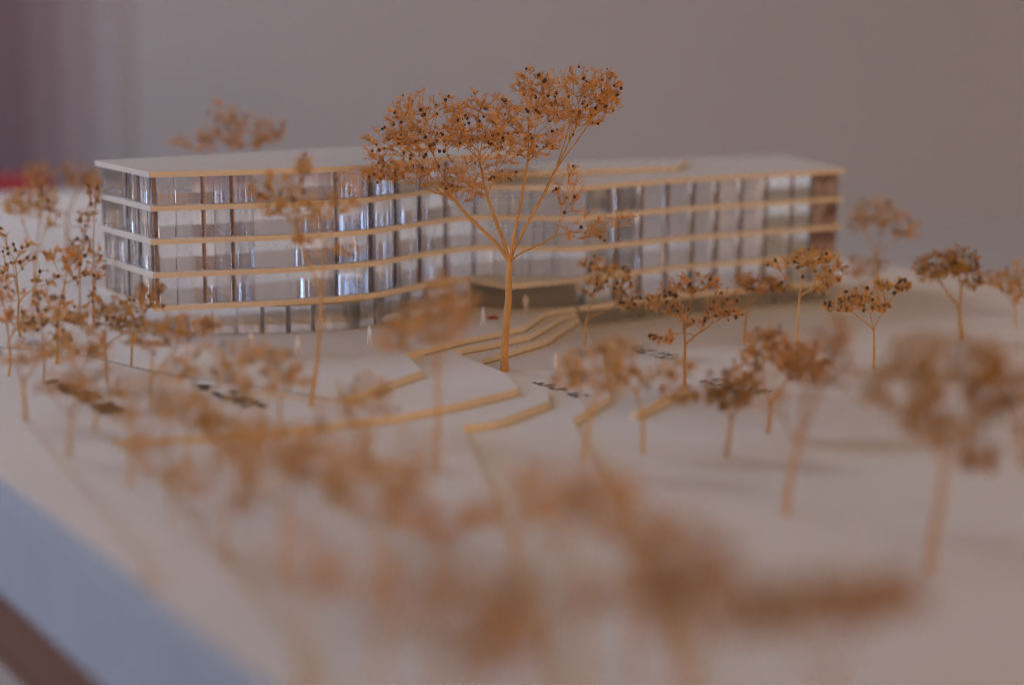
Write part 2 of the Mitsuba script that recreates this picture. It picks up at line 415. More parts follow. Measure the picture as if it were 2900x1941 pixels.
def ridged(poly, step, amp, seed, front=None):
    """outline of a block of acrylic with the fine upright ridges that the cutter leaves; the front line gets much finer ones"""
    r = np.random.default_rng(seed)
    c = np.array(poly.exterior.coords)[:-1]
    if not poly.exterior.is_ccw:
        c = c[::-1]
    out = []
    for p, q in zip(c, np.roll(c, -1, axis=0)):
        L_ = np.linalg.norm(q - p)
        if L_ < 1e-7:
            continue
        n = max(1, int(L_ / step))
        d_ = (q - p) / L_
        nn = np.array([d_[1], -d_[0]])
        for i in range(n):
            m = p + (q - p) * i / n
            a_ = amp if front is None or front.distance(LineString([p, q]).centroid) > 0.003 else amp * 0.18
            out.append(m - nn * r.uniform(0, a_) if i else m)
    return Polygon(out).buffer(0)


def cut_dir(s):
    _, n, _ = at(s)
    v = np.array([0.12, 0.99]) if s > 0.225 else np.array([-0.1, 0.99]) if s > 0.165 else 0.5 * (-n) + 0.5 * np.array([-0.4, 0.9])
    return v / np.linalg.norm(v)


def biggest(g):
    return max(g.geoms, key=lambda q: q.area) if hasattr(g, 'geoms') else g


def blocks(bays, body, z0, z1, seed, first=None, last=None, name='acrylic_block'):
    front = LineString(FRONT)
    cuts = list(bays)
    strips = []
    for i, (a_, b_) in enumerate(zip(cuts[:-1], cuts[1:])):
        ga, gb = max(UPRIGHT_W.get(a_, 0) / 2, 0.00018), max(UPRIGHT_W.get(b_, 0) / 2, 0.00018)
        pa, pb = at(a_ + ga, 0.004)[0], at(b_ - gb, 0.004)[0]
        mid = [at(x, 0.004)[0] for x in np.linspace(a_ + ga, b_ - gb, 6)[1:-1]]
        strips.append(Polygon([pa] + mid + [pb, pb + cut_dir(b_) * 0.16, pa + cut_dir(a_) * 0.16]).buffer(0))
    if first is not None:
        strips.insert(0, first)
    if last is not None:
        strips.append(last)
    for i, st in enumerate(strips):
        g = body.buffer(-0.0005 * ((i + seed) % 2)).intersection(st)
        if g.is_empty:
            continue
        g = ridged(biggest(g), 0.0005, 0.00016, 100 * seed + i, front)
        put(name, prism(biggest(g), z0, z1), 'clear_acrylic', B)


d = FRONT[0] - TIP
L = np.linalg.norm(d)
d /= L
dn = np.array([d[1], -d[0]])
left_body = Polygon(np.array(slab_left)).buffer(0)
full_body = Polygon(np.array(slab_full)).buffer(0)
for lv in range(4):
    z0, z1 = ztop[lv + 1] + 0.0001, ztop[lv] - TH - 0.0001
    body = (left_body if lv == 0 else full_body).buffer(-0.0018, join_style=2)
    # everything left of the first cut, with slots in the end face for the upright strips
    p1 = at(0.0291 - 0.0002, 0.004)[0]
    first = Polygon([TIP - d * 0.02 + dn * 0.02, FRONT[0] + d * 0.006 + dn * 0.01, FRONT[0] + dn * -0.004 + d * 0.01] + [at(x, 0.004)[0] for x in (0.008, 0.016, 0.024)] + [p1, p1 + cut_dir(0.0291) * 0.16, TIP - d * 0.02 - dn * 0.04])
    first = Polygon(first).buffer(0)
    slots = [TIP + d * L * f for f in (0.46, 0.68, 0.90)]
    for q in slots:
        first = first.difference(Polygon([q - d * 0.0013 + dn * 0.004, q + d * 0.0013 + dn * 0.004, q + d * 0.0013 - dn * 0.0062, q - d * 0.0013 - dn * 0.0062]))
    for sc_, hw_ in ((0.0117, 0.0002), (0.0238, 0.0009)):
        q, n_, t_ = at(sc_)
        first = first.difference(Polygon([q - t_ * hw_ + n_ * 0.004, q + t_ * hw_ + n_ * 0.004, q + t_ * hw_ - n_ * 0.0075, q - t_ * hw_ - n_ * 0.0075]))
    right_body = None
    if lv:
        right_body = biggest(body.intersection(Polygon([at(0.2264, 0.004)[0]] + front_part(0.2264, 0.3760, 0.004, 20) + [at(0.3760, -0.09)[0], at(0.2264)[0] + cut_dir(0.2262) * 0.2]).buffer(0)))
        for s_ in BAYS_R[1:-1]:
            q, n_, t_ = at(s_)
            hw_ = UPRIGHT_W[s_] / 2 + 0.0001
            right_body = right_body.difference(Polygon([q - t_ * hw_ + n_ * 0.004, q + t_ * hw_ + n_ * 0.004, q + t_ * hw_ - n_ * 0.0062, q - t_ * hw_ - n_ * 0.0062]))
        put('acrylic_block', prism(ridged(biggest(right_body), 0.0008, 0.00002, 40 + lv, LineString(FRONT)), z0, z1), 'clear_acrylic', B, label='long clear block of the right wing')
    blocks(BAYS_L[:9] + [0.183] if lv == 0 else BAYS_L, body, z0, z1, lv + 1, first=biggest(first))
    for q in slots:
        put('post_or_streak', prism([q - d * 0.0008 - dn * 0.0036, q + d * 0.0008 - dn * 0.0036, q + d * 0.0008 - dn * 0.0056, q - d * 0.0008 - dn * 0.0056], z0, z1), 'brown_streak', B)  # brown strip put in for a dark streak refracted in the acrylic
        cyl = trimesh.creation.cylinder(0.00085, z1 - z0, sections=14, transform=trimesh.transformations.translation_matrix([*(q - dn * 0.0024), (z0 + z1) / 2]))
        put('glint_rod', cyl, 'clear_acrylic', B, smooth=40)  # rod added before the strip to catch a bright glint
    for s_, w_ in [(0.0238, 0.0016)] + list(UPRIGHT_W.items()):
        if w_ == 0 or (lv == 0 and s_ > 0.17):
            continue
        right = s_ > 0.23
        put('post_or_streak', rod(s_, -0.0030 if not right else -0.0013, w_ * (0.9 if right else 0.72) * rng.uniform(0.92, 1.05), 0.0022, z0, z1), 'grey_post' if right else 'brown_streak', B)  # grey posts on the right wing, painted refraction streaks on the left
        if not right:
            c_ = at(s_ + 0.0002, -0.0018)[0]
            put('glint_rod', trimesh.creation.cylinder(0.0007, z1 - z0, sections=14, transform=trimesh.transformations.translation_matrix([*c_, (z0 + z1) / 2])), 'clear_acrylic', B, smooth=40)
    if lv:
        # end bay of the right wing: blotchy maroon block painting the dark red reflection
        blk = front_part(0.3764, 0.3925, -0.0024, 5) + front_part(0.3764, 0.3925, -0.03, 5)[::-1]
        put('reflection_block', prism(Polygon(blk), z0, z1), 'maroon_block', B)

# ground floor of the left wing: clear blocks, with clear rods added at the seams for bright glints
zg0, zg1 = 0.0002, ztop[4] - TH - 0.0001
G = [(-0.1461, 0.8475), (-0.1045, 0.8518), (-0.0745, 0.8602), (-0.0527, 0.8862), (-0.0415, 0.9021), (-0.031, 0.9155), (-0.0209, 0.9235)]
gback = [(-0.045, 0.952), (-0.092, 0.926), (-0.137, 0.894), (-0.165, 0.882)]
gbody = Polygon(G + gback).buffer(0)
gline = LineString(G)
GB = [0.0, 0.0105, 0.0215, 0.033, 0.0445, 0.056, 0.0735, 0.090, 0.1075, 0.124, gline.length]
for i, (fa, fb) in enumerate(zip(GB[:-1], GB[1:])):
    ga_, gb_ = (0.0009 if 2 < i < 9 else 0.0002), (0.0009 if 2 < i + 1 < 9 else 0.0002)
    pa_, pb_ = np.array(gline.interpolate(fa + ga_).coords[0]), np.array(gline.interpolate(fb - gb_).coords[0])
    v_ = np.array((-0.25, 0.97)) if fa > 0.06 else np.array((-0.16, 0.987))
    mid_ = [np.array(q) for q in G[1:-1] if fa < gline.project(Point(q)) < fb]
    m_ = np.array((0.004, -0.02))
    strip_ = Polygon([pa_ - v_ * 0.004, *[q - v_ * 0.02 for q in mid_], pb_ - v_ * 0.004, pb_ + v_ * 0.03, pa_ + v_ * 0.03]).buffer(0)
    g = gbody.intersection(strip_)
    if g.is_empty:
        continue
    put('ground_floor_block', prism(biggest(ridged(biggest(g), 0.0005, 0.00012, 900 + i)), zg0, zg1), 'clear_acrylic', B)
for fb in GB[3:9]:
    c_ = np.array(gline.interpolate(fb).coords[0]) + np.array((-0.0002, 0.0012))
    put('ground_glint_rod', trimesh.creation.cylinder(0.0007, zg1 - zg0, sections=16, transform=trimesh.transformations.translation_matrix([*c_, (zg0 + zg1) / 2])), 'clear_acrylic', B, smooth=40)
put('recessed_wall', prism([(-0.0215, 0.9245), (-0.0018, 0.9185), (0.0318, 0.9268), (0.0318, 0.95), (-0.02, 0.955)], zg0, zg1), 'smoky_wall', B, label='dark recessed wall under the projecting plate between the wings')
# lower storeys of the right wing: clear storey over the fifth plate, smoky base storey below it
low_body = Polygon(np.array(slab_right)).buffer(-0.0018, join_style=2)
low = low_body.intersection(Polygon([at(0.2264, 0.004)[0]] + front_part(0.2264, 0.3925, 0.004, 20) + [at(0.3925, -0.09)[0], at(0.2264)[0] + np.array((0.12, 0.99)) * 0.2]).buffer(0))
for s_ in BAYS_R[1:]:
    q, n_, t_ = at(s_)
    low = biggest(low).difference(Polygon([q - t_ * 0.0011 + n_ * 0.004, q + t_ * 0.0011 + n_ * 0.004, q + t_ * 0.0011 - n_ * 0.0062, q - t_ * 0.0011 - n_ * 0.0062]))
put('acrylic_block', prism(ridged(biggest(low), 0.0008, 0.00002, 77, LineString(FRONT)), 0.0002, zg1), 'clear_acrylic', B)
for s_ in BAYS_R[1:]:
    put('post_or_streak', rod(s_, -0.0013, 0.0018, 0.002, 0.0002, zg1), 'grey_post', B)
for a_, b_ in ((0.2262, 0.268), (0.268, 0.31), (0.31, 0.352), (0.352, 0.391)):
    put('base_pane', prism(Polygon(front_part(a_ + 0.0002, b_ - 0.0002, -0.0015, 5) + front_part(a_ + 0.0002, b_ - 0.0002, -0.004, 5)[::-1]), -0.0111, -0.0026), 'clear_acrylic', B)
put('base_wall', prism(Polygon(front_part(0.2275, 0.39, -0.0055, 20) + [BACK_R, (0.04, 1.02)]), -0.0111, -0.0026), 'smoky_wall', B, label='smoky grey base storey of the right wing')

# ---------------------------------------------------------------- trees of dried flower stems
TREES = []
TREES = [
  ('tallest tree with a broad dense umbrella crown before the middle of the building', 'o', 1.75, (-3.1, 811.9, -8.4), (-1.3, 821.3, 38.3), [(-36.1, 832.8, 95.9, np.float64(20.8), np.float64(16.8), 304), (-46.6, 832.8, 95.8, np.float64(9.9), np.float64(14.8), 128), (-15.4, 845.0, 96.0, np.float64(19.8), np.float64(16.8), 304), (4.8, 826.4, 94.8, np.float64(21.8), np.float64(16.8), 352), (26.6, 835.1, 107.5, np.float64(21.8), np.float64(15.8), 416), (7.6, 850.7, 114.0, np.float64(9.9), np.float64(8.3), 96), (39.7, 831.8, 111.6, np.float64(7.9), np.float64(11.9), 115), (-54.6, 837.0, 76.3, np.float64(10.9), np.float64(8.9), 102), (-59.2, 835.1, 87.0, np.float64(7.9), np.float64(10.9), 70), (-61.8, 830.6, 75.0, np.float64(5.9), np.float64(5.5), 32), (-21.9, 835.2, 67.1, np.float64(11.9), np.float64(6.9), 51), (-42.3, 821.8, 81.8, np.float64(11.9), np.float64(8.9), 102), (-13.9, 819.1, 78.5, np.float64(18.8), np.float64(9.9), 140), (-31.6, 838.3, 72.4, np.float64(11.9), np.float64(7.9), 57), (24.4, 841.6, 68.6, np.float64(8.9), np.float64(11.9), 51), (32.1, 834.2, 52.1, np.float64(13.9), np.float64(8.9), 51), (45.4, 831.0, 56.5, np.float64(9.9), np.float64(5.9), 25)]),
  ('bushy dried tree rising behind the left half of the roof', 'r', 1.0, (-144.5, 983.2, 0.0), (-146.0, 993.5, 52.0), [(-141.6, 998.9, 78.9, np.float64(20.2), np.float64(13.1), 161), (-165.5, 997.8, 73.1, np.float64(14.3), np.float64(6.7), 51), (-153.1, 1000.7, 87.8, np.float64(7.1), np.float64(8.3), 27), (-122.2, 998.9, 79.0, np.float64(7.1), np.float64(8.3), 20)]),
  ('tree with reddish forked stem left of the roof, near the red strip', 'r', 0.8, (-235.4, 996.1, 0.0), (-235.7, 1002.9, 34.0), [(-232.5, 1013.0, 53.8, np.float64(10.8), np.float64(9.1), 68), (-247.7, 999.2, 56.4, np.float64(10.8), np.float64(8.4), 51), (-255.1, 993.9, 39.7, np.float64(14.4), np.float64(8.4), 61), (-222.8, 1010.1, 49.5, np.float64(6.0), np.float64(9.6), 37)]),
  ('sparse sharp tree with black seeds at the left edge of the picture', 'k', 0.6, (-220.4, 838.5, 0.0), (-221.2, 841.6, 15.8), [(-225.9, 845.5, 34.9, np.float64(9.2), np.float64(12.2), 27), (-218.1, 845.9, 36.9, np.float64(6.1), np.float64(8.2), 17), (-208.2, 843.6, 25.4, np.float64(9.2), np.float64(5.1), 20), (-228.9, 847.8, 46.4, np.float64(4.1), np.float64(5.1), 8)]),
  ('small open tree with dotted dark seeds, second from the left edge beside the sharp one', 'o', 0.6, (-190.9, 782.5, 0.0), (-190.9, 786.0, 17.4), [(-190.3, 791.4, 44.4, np.float64(8.6), np.float64(3.8), 37), (-181.1, 790.2, 38.2, np.float64(7.6), np.float64(7.6), 27), (-194.8, 787.6, 25.5, np.float64(9.5), np.float64(7.6), 23), (-184.6, 786.6, 20.2, np.float64(8.6), np.float64(6.7), 20)]),
  ('slender tree with thin reddish stems hugging the left end of the building', 'r', 0.5, (-192.3, 860.3, 0.0), (-192.7, 864.7, 22.1), [(-194.5, 880.5, 60.5, np.float64(4.6), np.float64(9.4), 30), (-190.9, 866.3, 29.9, np.float64(4.6), np.float64(12.5), 27), (-192.8, 862.7, 12.2, np.float64(6.3), np.float64(5.2), 17)]),
  ('low spreading tree of brown seed heads below the left building corner', 'd', 0.6, (-162.2, 745.8, -1.0), (-163.0, 748.8, 13.9), [(-169.3, 750.9, 24.2, np.float64(10.0), np.float64(4.0), 30), (-152.7, 750.5, 22.6, np.float64(10.0), np.float64(6.4), 44), (-143.3, 749.5, 37.9, np.float64(6.9), np.float64(3.3), 30), (-161.5, 752.1, 30.3, np.float64(7.3), np.float64(4.6), 17)]),
  ('yellowish blurred tree in front of the ground floor corner on the left', 'y', 0.6, (-137.7, 710.4, -2.0), (-138.0, 712.5, 8.7), [(-138.2, 715.8, 25.1, np.float64(12.2), np.float64(7.8), 74), (-125.7, 716.6, 29.2, np.float64(12.2), np.float64(6.6), 68), (-115.7, 716.6, 29.3, np.float64(4.3), np.float64(4.3), 20)]),
  ('slim tall tree with level side branches standing before the left facade', 'y', 0.85, (-77.8, 717.8, -2.8), (-73.9, 726.1, 39.0), [(-81.7, 732.7, 72.1, np.float64(19.3), np.float64(5.3), 102), (-90.2, 734.5, 81.1, np.float64(10.5), np.float64(7.9), 57), (-81.0, 736.2, 89.5, np.float64(4.9), np.float64(4.9), 27), (-64.8, 734.0, 78.8, np.float64(7.9), np.float64(10.5), 44), (-79.9, 730.6, 61.3, np.float64(7.0), np.float64(3.5), 23), (-63.0, 729.7, 57.3, np.float64(7.0), np.float64(3.5), 17), (-98.6, 734.0, 78.6, np.float64(5.3), np.float64(5.3), 23)]),
  ('pinkish red blurred tree before the right end of the ground floor glass', 'p', 0.81, (-26.2, 633.0, -5.6), (-25.4, 639.8, 28.5), [(-28.0, 643.0, 44.7, np.float64(14.8), np.float64(10.9), 137), (-40.7, 642.1, 40.2, np.float64(7.0), np.float64(7.8), 49), (-18.3, 644.5, 52.1, np.float64(7.8), np.float64(8.6), 49), (-24.4, 645.7, 58.0, np.float64(6.2), np.float64(4.7), 20)]),
  ('bushy golden brown tree left of the slim tall tree', 'y', 0.59, (-87.8, 651.5, -2.8), (-87.6, 654.0, 9.3), [(-89.5, 656.7, 22.9, np.float64(13.6), np.float64(11.2), 72), (-80.3, 657.3, 26.0, np.float64(6.4), np.float64(8.0), 22), (-97.2, 655.5, 16.8, np.float64(6.4), np.float64(8.0), 20)]),
  ('golden tree between the two dark inscriptions on the left', 'y', 0.7, (-111.2, 673.1, -2.0), (-110.7, 675.2, 8.1), [(-111.4, 678.1, 22.9, np.float64(13.2), np.float64(8.3), 51), (-99.5, 678.4, 24.6, np.float64(8.3), np.float64(7.4), 28), (-122.5, 677.5, 19.7, np.float64(6.6), np.float64(5.8), 18)]),
  ('blurred tree with leaning trunk nearest the left edge in the foreground', 'y', 0.8, (-179.9, 687.3, -2.0), (-181.3, 690.0, 11.7), [(-181.7, 692.2, 22.8, np.float64(11.8), np.float64(6.1), 42), (-172.0, 692.5, 24.4, np.float64(7.6), np.float64(5.1), 18)]),
  ('blurred pale tree above the leftmost dark inscription', 'p', 0.68, (-153.4, 640.7, -2.8), (-152.7, 643.2, 9.8), [(-148.7, 646.5, 26.2, np.float64(11.8), np.float64(7.1), 42), (-159.3, 645.6, 21.7, np.float64(7.9), np.float64(4.7), 18)]),
  ('blurred golden tree at the left end of the tan edged step', 'y', 0.77, (-125.5, 601.1, -2.8), (-123.4, 603.6, 10.1), [(-120.0, 607.1, 27.6, np.float64(14.8), np.float64(11.4), 46), (-110.0, 606.3, 23.5, np.float64(9.8), np.float64(9.3), 22), (-127.8, 606.0, 22.0, np.float64(7.9), np.float64(8.3), 15)]),
  ('brown blurred tree in front of the tan edged step, left of centre', 'y', 0.85, (-61.6, 507.8, -5.6), (-63.0, 512.3, 17.1), [(-69.4, 515.1, 31.4, np.float64(16.0), np.float64(9.7), 76), (-57.2, 514.7, 29.1, np.float64(10.1), np.float64(10.6), 40), (-74.3, 516.3, 37.3, np.float64(8.4), np.float64(6.2), 19)]),
  ('brown blurred tree in the foreground with a dense crown left of centre', 'y', 0.77, (-34.6, 493.6, -5.6), (-35.7, 497.6, 14.2), [(-39.1, 499.9, 25.8, np.float64(14.7), np.float64(9.5), 81), (-29.5, 499.0, 21.2, np.float64(8.2), np.float64(7.7), 30), (-47.4, 500.8, 30.4, np.float64(6.6), np.float64(6.9), 19)]),
  ('small brown topped blurred shrub beside the dense crowned foreground tree', 'o', 0.68, (-20.5, 510.5, -5.6), (-19.9, 513.0, 7.0), [(-19.2, 514.0, 11.8, np.float64(10.1), np.float64(6.0), 39)]),
  ('blurred golden tree right of the corner of the tan edged step', 'y', 0.81, (25.4, 661.9, -8.4), (28.4, 665.2, 8.2), [(28.0, 668.6, 25.1, np.float64(13.0), np.float64(7.8), 95), (20.2, 667.5, 19.7, np.float64(7.3), np.float64(5.7), 34), (38.9, 669.7, 30.6, np.float64(9.8), np.float64(4.9), 43), (34.3, 667.2, 18.2, np.float64(7.3), np.float64(4.9), 23)]),
  ('blurred forked tree with short stout trunk standing by the small cut step', 'y', 0.81, (48.6, 682.5, -11.2), (48.7, 685.2, 1.9), [(49.9, 687.8, 15.4, np.float64(12.6), np.float64(6.7), 58), (62.8, 686.8, 9.9, np.float64(10.1), np.float64(5.0), 34), (61.1, 688.8, 20.2, np.float64(10.1), np.float64(5.0), 34), (40.2, 688.8, 20.1, np.float64(6.7), np.float64(6.7), 23)]),
  ('sharp small tree with two parallel stems in front of the glass corner', 'k', 0.65, (33.4, 867.8, -9.8), (34.3, 870.4, 3.1), [(46.2, 874.2, 22.1, np.float64(11.6), np.float64(7.6), 95), (39.2, 879.5, 28.4, np.float64(9.5), np.float64(3.8), 44), (57.2, 869.2, 12.8, np.float64(11.6), np.float64(5.5), 51), (35.0, 873.4, 18.1, np.float64(6.3), np.float64(5.3), 20)]),
  ('sharp tree with orange tips and big dark seeds left of the lower right wing', 'r', 0.75, (74.2, 797.2, -11.2), (74.0, 800.6, 5.7), [(78.2, 805.8, 31.8, np.float64(13.6), np.float64(5.1), 85), (65.1, 804.3, 24.3, np.float64(7.8), np.float64(7.8), 40), (80.1, 803.2, 18.9, np.float64(13.6), np.float64(8.8), 61), (93.2, 804.0, 22.7, np.float64(8.8), np.float64(8.8), 44), (64.3, 801.4, 10.0, np.float64(5.8), np.float64(5.5), 27)]),
  ('small orange tree half hidden before the lower floors of the right wing', 'r', 0.6, (110.3, 885.6, -11.2), (111.4, 889.3, 7.5), [(116.5, 891.4, 17.7, np.float64(10.8), np.float64(5.6), 85), (126.8, 891.4, 17.7, np.float64(6.5), np.float64(5.2), 40), (109.2, 891.8, 19.7, np.float64(6.5), np.float64(4.7), 27)]),
  ('tree with an open ring shaped crown in front of the right end block', 'y', 0.65, (127.9, 838.5, -11.2), (129.0, 844.6, 19.6), [(135.0, 848.1, 37.0, np.float64(12.3), np.float64(5.3), 95), (142.9, 847.0, 31.3, np.float64(8.2), np.float64(7.8), 74), (118.3, 847.7, 35.0, np.float64(6.9), np.float64(4.5), 23), (129.1, 847.7, 35.0, np.float64(5.7), np.float64(4.1), 20), (139.0, 845.4, 23.6, np.float64(6.1), np.float64(3.7), 20)]),
  ('sharp little tree with flat layered crown on bare ground right of the building', 'k', 0.55, (161.8, 834.9, -11.2), (161.9, 838.3, 5.7), [(145.3, 840.4, 16.5, np.float64(8.5), np.float64(4.1), 44), (154.1, 841.2, 20.4, np.float64(8.5), np.float64(6.1), 57), (165.8, 842.4, 26.2, np.float64(4.9), np.float64(3.3), 40), (174.4, 842.2, 25.3, np.float64(4.1), np.float64(4.1), 40), (162.0, 840.5, 16.6, np.float64(8.1), np.float64(4.5), 34)]),
  ('dense round crowned tree with short thick trunk right of the building', 'd', 1.0, (217.6, 903.2, -11.2), (216.0, 906.0, 2.7), [(206.2, 910.2, 23.7, np.float64(13.2), np.float64(8.8), 153), (215.7, 910.6, 25.8, np.float64(11.0), np.float64(8.8), 102), (222.1, 908.9, 17.6, np.float64(6.6), np.float64(7.5), 40), (199.9, 909.3, 19.5, np.float64(6.6), np.float64(5.5), 30)]),
  ('tree cut by the right edge beside the dense round crowned one', 'y', 0.6, (251.9, 934.6, -11.2), (250.7, 936.6, -1.2), [(243.7, 939.4, 12.7, np.float64(10.2), np.float64(5.9), 74), (252.4, 938.1, 6.3, np.float64(6.8), np.float64(7.9), 44), (254.5, 940.7, 19.2, np.float64(5.7), np.float64(6.8), 27)]),
  ('pale blurred tree standing far behind the right end of the building', 'y', 0.8, (193.9, 996.5, -11.2), (193.0, 1001.5, 13.8), [(191.7, 1006.0, 36.6, np.float64(14.5), np.float64(10.9), 85), (205.7, 1004.9, 31.0, np.float64(10.9), np.float64(8.4), 51), (183.6, 1004.7, 29.7, np.float64(7.2), np.float64(7.2), 20), (211.5, 1003.8, 25.3, np.float64(5.8), np.float64(3.9), 13)]),
  ('pale blurred low bush behind the right end of the building', 'p', 0.6, (184.3, 989.6, -11.2), (184.9, 991.6, -1.0), [(181.4, 993.9, 10.2, np.float64(7.2), np.float64(7.7), 44), (191.8, 993.9, 10.3, np.float64(7.2), np.float64(6.7), 34)]),
  ('blurred tree with reddish dark crown on a slim trunk, right of centre', 'd', 0.81, (78.7, 678.3, -11.2), (80.5, 681.0, 2.3), [(80.1, 682.4, 9.4, np.float64(10.0), np.float64(5.0), 87), (75.3, 683.5, 14.9, np.float64(7.5), np.float64(5.8), 37), (87.3, 683.2, 13.4, np.float64(6.7), np.float64(5.0), 31)]),
  ('blurred orange tree with dense rounded crown right of centre', 'r', 0.8, (98.6, 714.6, -11.2), (99.9, 716.8, -0.1), [(100.1, 720.9, 20.6, np.float64(13.1), np.float64(10.5), 187), (89.2, 718.9, 10.6, np.float64(8.8), np.float64(7.9), 68), (112.8, 719.9, 15.7, np.float64(11.4), np.float64(9.6), 136)]),
  ('large blurred tree with forked stem in the right foreground', 'r', 1.02, (90.3, 604.1, -11.2), (94.2, 608.4, 10.4), [(101.9, 613.6, 36.5, np.float64(12.9), np.float64(12.5), 99), (90.4, 613.9, 37.9, np.float64(11.9), np.float64(10.4), 39), (107.6, 615.9, 47.8, np.float64(8.9), np.float64(5.4), 36), (84.7, 611.9, 28.0, np.float64(7.9), np.float64(8.3), 18)]),
  ('big blurred tree with wide crown and long trunk in the right foreground', 'd', 1.15, (125.1, 544.4, -11.2), (129.5, 550.3, 18.2), [(131.5, 556.5, 49.6, np.float64(25.2), np.float64(10.4), 188), (114.6, 555.0, 41.8, np.float64(15.3), np.float64(9.4), 101), (143.3, 554.9, 41.3, np.float64(9.0), np.float64(12.3), 101), (127.7, 552.9, 31.6, np.float64(13.5), np.float64(9.4), 87), (139.5, 551.0, 22.1, np.float64(7.2), np.float64(7.2), 43)]),
  ('blurred tree cut by the right edge of the foreground', 'p', 0.68, (157.9, 536.9, -11.2), (157.1, 542.2, 15.3), [(152.5, 545.2, 30.4, np.float64(7.1), np.float64(18.7), 54), (153.0, 548.2, 45.5, np.float64(5.3), np.float64(9.3), 19)]),
  ('very blurred dark tree at the bottom of the picture right of centre', 'd', 0.85, (37.6, 347.7, -8.4), (34.8, 353.9, 22.8), [(33.7, 359.7, 51.5, np.float64(12.1), np.float64(8.7), 72), (26.0, 358.6, 46.3, np.float64(11.4), np.float64(7.5), 43), (33.8, 357.3, 39.7, np.float64(9.9), np.float64(10.0), 36), (40.6, 358.8, 47.3, np.float64(7.1), np.float64(7.5), 21)]),
  ('very blurred red brown tree with flat wide crown at the bottom right', 'd', 0.85, (64.9, 353.7, -11.2), (63.7, 361.0, 25.7), [(58.0, 364.0, 40.7, np.float64(15.9), np.float64(5.7), 79), (71.1, 364.5, 42.9, np.float64(11.5), np.float64(5.7), 68), (49.2, 363.4, 37.6, np.float64(10.1), np.float64(5.1), 36), (78.9, 364.5, 42.9, np.float64(5.8), np.float64(5.1), 24)]),
  ('very blurred tree at the bottom centre of the picture', 'd', 0.77, (-6.3, 347.0, -5.6), (-6.9, 353.1, 24.7), [(-9.2, 356.4, 41.5, np.float64(12.7), np.float64(8.7), 43), (-1.5, 355.9, 39.0, np.float64(9.9), np.float64(8.7), 31), (-5.7, 354.7, 33.1, np.float64(8.5), np.float64(7.5), 21)]),
  ('very blurred pinkish tree near the bottom, left of the dark one', 'p', 0.77, (17.5, 424.9, -8.4), (16.8, 431.2, 23.0), [(7.3, 435.4, 44.2, np.float64(13.6), np.float64(6.0), 31), (17.6, 435.6, 45.3, np.float64(10.2), np.float64(6.0), 25), (23.9, 435.2, 43.3, np.float64(8.5), np.float64(6.0), 21), (13.6, 433.8, 36.2, np.float64(11.9), np.float64(9.0), 25)]),
  ('very blurred thin tree at the lower left of the picture', 'p', 0.68, (-27.8, 388.0, -5.6), (-28.3, 392.8, 18.6), [(-29.2, 396.0, 34.4, np.float64(11.0), np.float64(7.6), 21), (-26.3, 394.3, 26.1, np.float64(7.8), np.float64(6.9), 11)]),
  ('tall thin yellowish tree at the far left behind the sparse sharp one', 'y', 0.6, (-233.9, 917.7, 0.0), (-233.6, 921.9, 21.0), [(-232.7, 928.2, 52.4, np.float64(13.3), np.float64(8.9), 85), (-243.9, 933.3, 47.4, np.float64(8.9), np.float64(6.7), 40), (-225.2, 926.1, 42.0, np.float64(6.7), np.float64(6.7), 23)]),
  ('blurred golden tree above the left end of the long tan edge', 'y', 0.68, (-108.1, 615.0, -2.8), (-107.9, 617.5, 9.6), [(-108.7, 619.5, 19.6, np.float64(12.1), np.float64(7.6), 51), (-100.7, 618.8, 16.1, np.float64(6.1), np.float64(5.3), 17)]),
  ('blurred golden brown tree over the middle of the long tan edge', 'y', 0.72, (-87.2, 607.8, -5.6), (-87.7, 610.0, 5.7), [(-88.1, 611.7, 14.2, np.float64(16.9), np.float64(11.5), 51), (-96.7, 612.4, 17.7, np.float64(8.0), np.float64(8.4), 17)]),
  ('blurred tan tree left of the pinkish red one, over the long tan edge', 'p', 0.72, (-56.7, 590.5, -5.6), (-56.4, 592.8, 6.1), [(-55.5, 594.9, 16.4, np.float64(15.5), np.float64(11.2), 50), (-64.6, 595.3, 18.5, np.float64(8.7), np.float64(8.1), 18)]),
  ('blurred small tree just above the leftmost end of the tan edge', 'p', 0.7, (-152.7, 675.2, -2.8), (-151.1, 676.7, 5.0), [(-148.3, 678.3, 12.9, np.float64(9.9), np.float64(6.6), 34), (-156.3, 677.8, 10.5, np.float64(5.8), np.float64(5.0), 13)]),
  ('very blurred tree in the bottom middle, right of the central one', 'd', 0.68, (6.5, 372.8, -8.4), (6.0, 378.2, 18.6), [(6.6, 381.6, 35.6, np.float64(13.6), np.float64(10.0), 33), (1.2, 380.7, 31.1, np.float64(7.6), np.float64(8.0), 14)]),
  ('very blurred faint tree below the brown tree left of centre', 'p', 0.59, (-45.1, 397.0, -5.6), (-45.8, 402.7, 22.9), [(-46.4, 405.6, 37.2, np.float64(13.6), np.float64(8.4), 28), (-41.5, 404.4, 31.5, np.float64(8.0), np.float64(7.0), 12)]),
  ('very blurred orange tree in the foreground right of the pinkish one', 'r', 0.64, (31.1, 443.0, -11.2), (30.3, 448.9, 18.3), [(28.1, 451.9, 33.1, np.float64(14.2), np.float64(7.8), 31), (35.7, 450.8, 27.9, np.float64(8.9), np.float64(7.8), 14)]),
  ('very blurred tan tree in the foreground below the dense crowned one', 'd', 0.68, (-17.8, 404.8, -5.6), (-17.5, 409.4, 17.6), [(-16.6, 412.1, 31.2, np.float64(13.0), np.float64(8.6), 28), (-22.5, 411.3, 27.3, np.float64(8.1), np.float64(6.4), 11)]),
